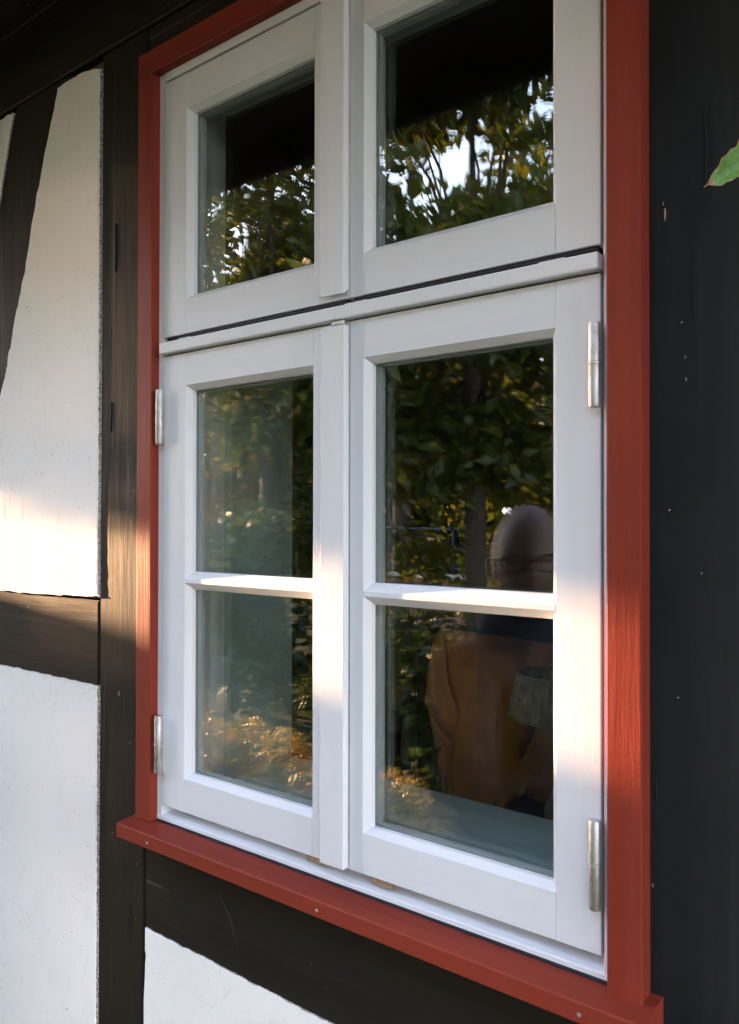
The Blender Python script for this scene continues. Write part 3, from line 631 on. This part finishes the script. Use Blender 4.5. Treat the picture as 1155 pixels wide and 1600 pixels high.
tree('golden_maple', -9.3, -12.0, 7.5, 5.0, (2.6, 1.8, 2.8), 50, 9000, .22, 'golden maple standing behind the blue railing', leaf='leaf_gold', tr=.2, seed=12, clump=(.6, 1.1))
tree('maple_tree', -5.6, -11.5, 8.5, 5.6, (2.8, 1.8, 3.2), 60, 11000, .22, 'tall green maple standing behind the low brick wall', leaf='leaf', tr=.2, gap=gapA, seed=13, clump=(.6, 1.1))
tree('spruce_tree', -13.5, -12.0, 9.5, 5.5, (2.6, 2.2, 4.2), 60, 11000, .22, 'tall dark tree at the far left of the garden', leaf='leaf_dark', gap=gapB, tr=.25, seed=14, clump=(.6, 1.2))
tree('ash_tree', -18.5, -11.0, 9.0, 5.5, (3.0, 2.2, 3.6), 60, 9000, .24, 'broad green tree beyond the golden shrub', leaf='leaf', gap=gapB, tr=.25, seed=15, clump=(.6, 1.2))
tree('birch_tree', -1.5, -9.5, 8.0, 5.0, (2.6, 1.8, 3.4), 60, 10000, .18, 'loose green tree at the right of the garden', leaf='leaf', tr=.18, seed=16, clump=(.5, 1.0))
for k, (x, y, h, lf) in enumerate([(2.2, -7.5, 7.5, 'leaf'), (6.2, -6.5, 8.0, 'leaf_dark'), (10.5, -5.5, 8.5, 'leaf'), (4.5, -12, 10, 'leaf_dark')]):  # unseen trees added to cut the sky light on the wall
    tree('garden_tree', x, y, h, h*.58, (2.4, 1.8, h*.42), 50, 9000, .2, ['added unseen green tree opposite the right end of the house', 'added unseen dark tree second to the right in the garden', 'added unseen green tree farthest right along the garden', 'tallest added unseen dark tree at the back right of the garden'][k], leaf=lf, tr=.18, seed=30+k, clump=(.5, 1.1))
cs = [(x, -17+1.5*math.sin(x*1.7), z) for x in np.arange(-34, 8, 1.1) for z in np.arange(.6, 6.0, 1.0)]
put('far_wood', leaf_cloud(cs, [1.15]*len(cs), 60000, .5), 'leaf_dark', kind='stuff', label='dense far-off wood closing the garden', category='wood')
# flowering shrubs of the sunlit bed
for k, (x, y, r, s) in enumerate([(-3.62, -2.30, .27, 0), (-3.22, -2.16, .30, 1), (-2.84, -2.22, .25, 2), (-2.28, -2.20, .22, 3), (-4.05, -2.45, .26, 4), (-3.45, -2.62, .28, 5)]):
    T = thing('flowering_shrub', (x, y, 0), ['sunlit low shrub with pink tips at the left end of the flower bed', 'sunlit mounded shrub second in the flower bed', 'sunlit pale shrub in the middle of the flower bed', 'small sunlit shrub mirrored at the foot of the lower right pane', 'yellowish low shrub at the far end of the flower bed', 'low shrub in the second row of the flower bed'][s], 'shrub', 'low flowering shrubs in the garden bed')
    rs = random.Random(k); cc = [(x+rs.uniform(-r, r)*.8, y+rs.uniform(-r, r)*.6, .12+rs.uniform(0, .22)) for _ in range(14)]
    bm = bmesh.new()
    for c in cc[:7]: tube(bm, [(x+rs.uniform(-.03, .03), y, -.02), ((x+c[0])/2, (y+c[1])/2, c[2]*.6), c], [.008, .005, .002], 5)
    done('stem', bm, 'stem', T, True); put('foliage', leaf_cloud(cc, [.13]*14, 2600, .032, elong=1.7), 'flower', T)
bm = bmesh.new(); bm_box(-4.5, -1.9, -2.95, -1.85, -.05, .035, .01, bm=bm); bmesh.ops.subdivide_edges(bm, edges=list(bm.edges), cuts=6, use_grid_fill=True); wobble(bm, .02, 6)
done('soil_bed', bm, 'soil', kind='structure')
# low brick wall with pale coping and blue railing on it
wl = thing('garden_wall', (-6.4, -9.1, 0), 'low salmon brick wall with white coping across the garden', 'wall')
hw, bw = .068, .24; cnt = 0; bmesh_cache = None
for j in range(11):
    for i in range(14):
        x = -8.1+i*bw+(bw/2 if j % 2 else 0)
        if bmesh_cache is None:
            bmesh_cache = bm_box(0, bw-.012, -.06, .06, 0, hw-.010, .003); me = bpy.data.meshes.new('brick'); bmesh_cache.to_mesh(me); me.materials.append(M['brick'])
        o = bpy.data.objects.new('brick', me); COL.objects.link(o); o.parent = wl; o.location = (x-wl.location.x, random.uniform(-.003, .003), j*hw+.01)
box('mortar_core', -8.1, -4.63, -9.152, -9.048, 0, .755, 'plinth', wl, bev=0)
box('coping', -8.15, -4.6, -9.20, -9.0, .7605, .82, 'cap', wl, bev=.008)
rl = thing('blue_railing', (-6.4, -9.1, .82), 'blue metal railing standing on the low brick wall', 'railing')
for z in (.90, 1.18, 1.46): box('rail', -7.6, -6.0, -9.12, -9.08, z, z+.03, 'blue', rl, bev=.004)
for k in range(7): box('baluster', -7.58+k*.255, -7.555+k*.255, -9.115, -9.085, .8205, 1.50, 'blue', rl, bev=.002)

# ------------------------------------------------------------------ shed at the left: unseen, added so that its slot shapes the low sun patch
sh_ = thing('sun_slot_blocker', (-7.0, -.5, 0), 'board shed added out of view left of the house, its slot shaping the sun patch', 'blocker')
SX = -7.0
for k in range(20):
    y0 = -2.155+k*.145; far = y0 < -1.18
    box('blocker_board_low', SX, SX+.022, y0, y0+.141, .0, 2.40 if far else 1.950+random.uniform(-.003, .003), 'board', sh_, bev=.002)
    box('blocker_board_high', SX, SX+.022, y0, y0+.141, 2.4005 if far else (2.108 if y0 < -.98 else 2.125)+random.uniform(-.012, .02), 3.45, 'board', sh_, bev=.002)
put('ivy_fringe', leaf_cloud([(SX+.03, y, 2.135) for y in np.arange(-1.5, .6, .05)], [.055]*42, 900, .035), 'leaf_dark', sh_)  # leaves added along the slot to soften the patch's upper edge
for y in (-2.20, .80): box('blocker_post', SX-.05, SX+.05, y-.04, y+.04, 0, 3.45, 'board', sh_, bev=.004)
box('rail', SX+.0225, SX+.06, -1.7, .72, 1.78, 1.86, 'board', sh_, bev=.002); box('rail', SX+.0225, SX+.06, -1.7, .72, 2.19, 2.26, 'board', sh_, bev=.002)
box('blocker_roof', SX-2.2, SX+.2, -2.35, .95, 3.455, 3.49, 'board', sh_, bev=.003)
for y in (-2.20, .80): box('blocker_rear_post', SX-2.05, SX-1.95, y-.04, y+.04, 0, 3.454, 'board', sh_, bev=.004)

# ------------------------------------------------------------------ the man who holds the phone
def skinned(joints, edges, name, mat, parent, sub=2, root=0):
    me = bpy.data.meshes.new(name); me.from_pydata([j[:3] for j in joints], edges, [])
    o = bpy.data.objects.new(name, me); COL.objects.link(o)
    md = o.modifiers.new('skin', 'SKIN'); md.use_smooth_shade = True; s = o.modifiers.new('s', 'SUBSURF'); s.levels = s.render_levels = sub
    for i, j in enumerate(joints):
        r = j[3]; me.skin_vertices[0].data[i].radius = (r, r) if not isinstance(r, tuple) else r
        me.skin_vertices[0].data[i].use_root = (i == root)
    bpy.context.view_layer.update(); dg = bpy.context.evaluated_depsgraph_get()
    m2 = bpy.data.meshes.new_from_object(o.evaluated_get(dg)); bpy.data.objects.remove(o); m2.materials.clear()
    return m2
P = thing('person', (-.80, -.82, 0), 'bald man with glasses and navy jacket mirrored in the lower right panes', 'person')
HX, HY, HZ = -.785, -.71, 1.51
HA = R(58)
def HT(x, y, z): return Vector((HX+x*math.cos(HA)-y*math.sin(HA), HY+x*math.sin(HA)+y*math.cos(HA), HZ+z))
bm = bmesh.new(); bmesh.ops.create_uvsphere(bm, u_segments=40, v_segments=32, radius=1)
for v in bm.verts:      # head, face towards +X
    x, y, z = v.co; wj = 1-.30*max(0, -z)**1.4; X = x*.098*(1-.10*max(0, -z)); Y = y*.076*wj; Z = z*.122
    if x > 0:
        nose = math.exp(-(y/.16)**2)*math.exp(-((z+.12)/.20)**2); X += .024*nose
        X += .008*math.exp(-(y/.5)**2)*math.exp(-((z+.78)/.16)**2)            # chin
        X += .006*math.exp(-((z-.22)/.09)**2)*math.exp(-(y/.6)**2)             # brow
        for s in (-1, 1): X -= .012*math.exp(-((y-s*.38)/.18)**2)*math.exp(-((z-.04)/.11)**2)
        X += .005*math.exp(-(y/.30)**2)*math.exp(-((z+.46)/.05)**2)-.004*math.exp(-(y/.28)**2)*math.exp(-((z+.52)/.025)**2)+.004*math.exp(-(y/.26)**2)*math.exp(-((z+.58)/.04)**2)
    v.co = HT(X, Y, Z)
for s in (-1, 1):
    bmesh.ops.create_uvsphere(bm, u_segments=12, v_segments=8, radius=1, matrix=Matrix.Translation(HT(-.006, s*.076, -.008))@Matrix.Rotation(HA, 4, 'Z')@Matrix.Diagonal((.016, .008, .030, 1)))
SHX, SHY, SHZ = -.83, -.75, 1.33
aR = [(-.78, -.95, 1.30), (-.55, -1.02, 1.26), (-.30, -.96, 1.42), (-.16, -.91, 1.52)]; aL = [(-.86, -.58, 1.31), (-.80, -.50, 1.05), (-.56, -.58, 1.10), (-.47, -.62, 1.14)]
body_j = [(-.83, -.78, .94, .085), (-.84, -.78, 1.15, .085), (-.835, -.765, 1.33, .070), (-.80, -.73, 1.41, .055), (-.79, -.715, 1.46, .055)]
body_e = [(0, 1), (1, 2), (2, 3), (3, 4)]
for arm in (aR, aL):
    k = len(body_j); body_j += [(*arm[0], .045), (*arm[1], .046), (*arm[2], .034), (*arm[3], .030)]; body_e += [(2, k), (k, k+1), (k+1, k+2), (k+2, k+3)]
for s in (-1, 1):
    k = len(body_j); y = -.78+s*.10; body_j += [(-.83, y, .86, .085), (-.82, y, .48, .062), (-.84, y, .10, .045), (-.72, y, .04, .035)]; body_e += [(0, k), (k, k+1), (k+1, k+2), (k+2, k+3)]
me = skinned(body_j, body_e, 'body', 'skin', P); bm.from_mesh(me)
def hand(wrist, d, side, thumbdir, curl, bm):
    """palm and five fingers grown from the wrist along d"""
    w0, d = Vector(wrist), Vector(d).normalized(); t = Vector(thumbdir); t = (t-d*t.dot(d)).normalized(); n = d.cross(t)*side
    J = [(*w0, .024), (*(w0+d*.045), .026), (*(w0+d*.08), .022)]; E_ = [(0, 1), (1, 2)]
    bm.from_mesh(skinned(J, E_, 'palm', 'skin', None, 2))
    for i, ln in enumerate((.070, .078, .072, .056)):
        b0 = w0+d*.075+t*(.027-.018*i); q = [b0-d*.02]; dd = d.copy(); seg = [ln*.45, ln*.32, ln*.23]
        q.append(b0)
        for sg in seg: dd = (dd*math.cos(curl)+n*math.sin(curl)).normalized(); n2 = (n-dd*n.dot(dd)).normalized(); q.append(q[-1]+dd*sg)
        bm.from_mesh(skinned([(*p, r) for p, r in zip(q, (.009, .0095, .0088, .008, .0068))], [(a, a+1) for a in range(4)], 'finger', 'skin', None, 2))
    q = [w0+d*.02+t*.012, w0+d*.045+t*.035, w0+d*.072+t*.045+n*.01, w0+d*.095+t*.043+n*.018]
    bm.from_mesh(skinned([(*p, r) for p, r in zip(q, (.014, .012, .0105, .008))], [(0, 1), (1, 2), (2, 3)], 'thumb', 'skin', None, 2))
hand(aR[3], (.72, .28, .36), 1, (0, 0, 1), .45, bm); hand(aL[3], (.8, .25, .3), -1, (0, 0, 1), .5, bm)
done('body', bm, 'skin', P, True)
jj = [(j[0], j[1], j[2], (j[3]+.026)) for j in body_j[:13]]; jj[0] = (-.83, -.78, .80, .175); jj[1] = (-.84, -.78, 1.12, .165); jj[2] = (-.835, -.765, 1.31, .145); jj[3] = (-.80, -.73, 1.425, .082)
for i, k in ((8, 7), (12, 11)):
    a, b_ = Vector(jj[k][:3]), Vector(jj[i][:3]); jj[i] = (*(a+(b_-a)*.75), .044)
ee = [(0, 1), (1, 2), (2, 3)]+[(2, 5), (5, 6), (6, 7), (7, 8)]+[(2, 9), (9, 10), (10, 11), (11, 12)]
ee = [(a if a < 4 else a-1, b if b < 4 else b-1) for a, b in ee]; jj = jj[:4]+jj[5:]
put('jacket', skinned(jj, ee, 'jacket', 'jacket', P), 'jacket', P)
tj = [(-.83, -.78, .93, .125)]; te = []
for s in (-1, 1):
    y = -.78+s*.10; k = len(tj); tj += [(-.83, y, .78, .10), (-.82, y, .48, .078), (-.84, y, .13, .066)]; te += [(0, k), (k, k+1), (k+1, k+2)]
put('trousers', skinned(tj, te, 'trousers', 'trousers', P), 'trousers', P)
for s in (-1, 1):
    y = -.78+s*.10; put('shoe', skinned([(-.87, y, .055, .048), (-.78, y, .05, .050), (-.69, y, .036, .036)], [(0, 1), (1, 2)], 'shoe', 'shoe', P), 'shoe', P)
bm = bmesh.new()
for s in (-1, 1):
    c = HT(.104, s*.034, .006); pts = [HT(.104, s*.034+.025*math.cos(a*math.pi/8), .006+.017*math.sin(a*math.pi/8)) for a in range(17)]
    tube(bm, pts, [.0022]*17, 6); tube(bm, [HT(.104, s*.059, .012), HT(.05, s*.080, .012), HT(-.02, s*.082, .008)], [.002]*3, 6)
tube(bm, [HT(.104, -.010, .010), HT(.104, .010, .010)], [.002]*2, 6); done('glasses', bm, 'black', P, True)
# the phone, just behind the lens, its back towards the window
ph = bm_box(-.036, .036, -.004, .004, -.075, .075, .0035, 3)
bmesh.ops.transform(ph, matrix=Matrix.Translation((.010, -.835, 1.705))@Matrix.Rotation(yaw, 4, 'Z'), verts=list(ph.verts))
o = done('phone', ph, 'black'); o['label'] = 'black phone held out by the mirrored man'; o['category'] = 'phone'
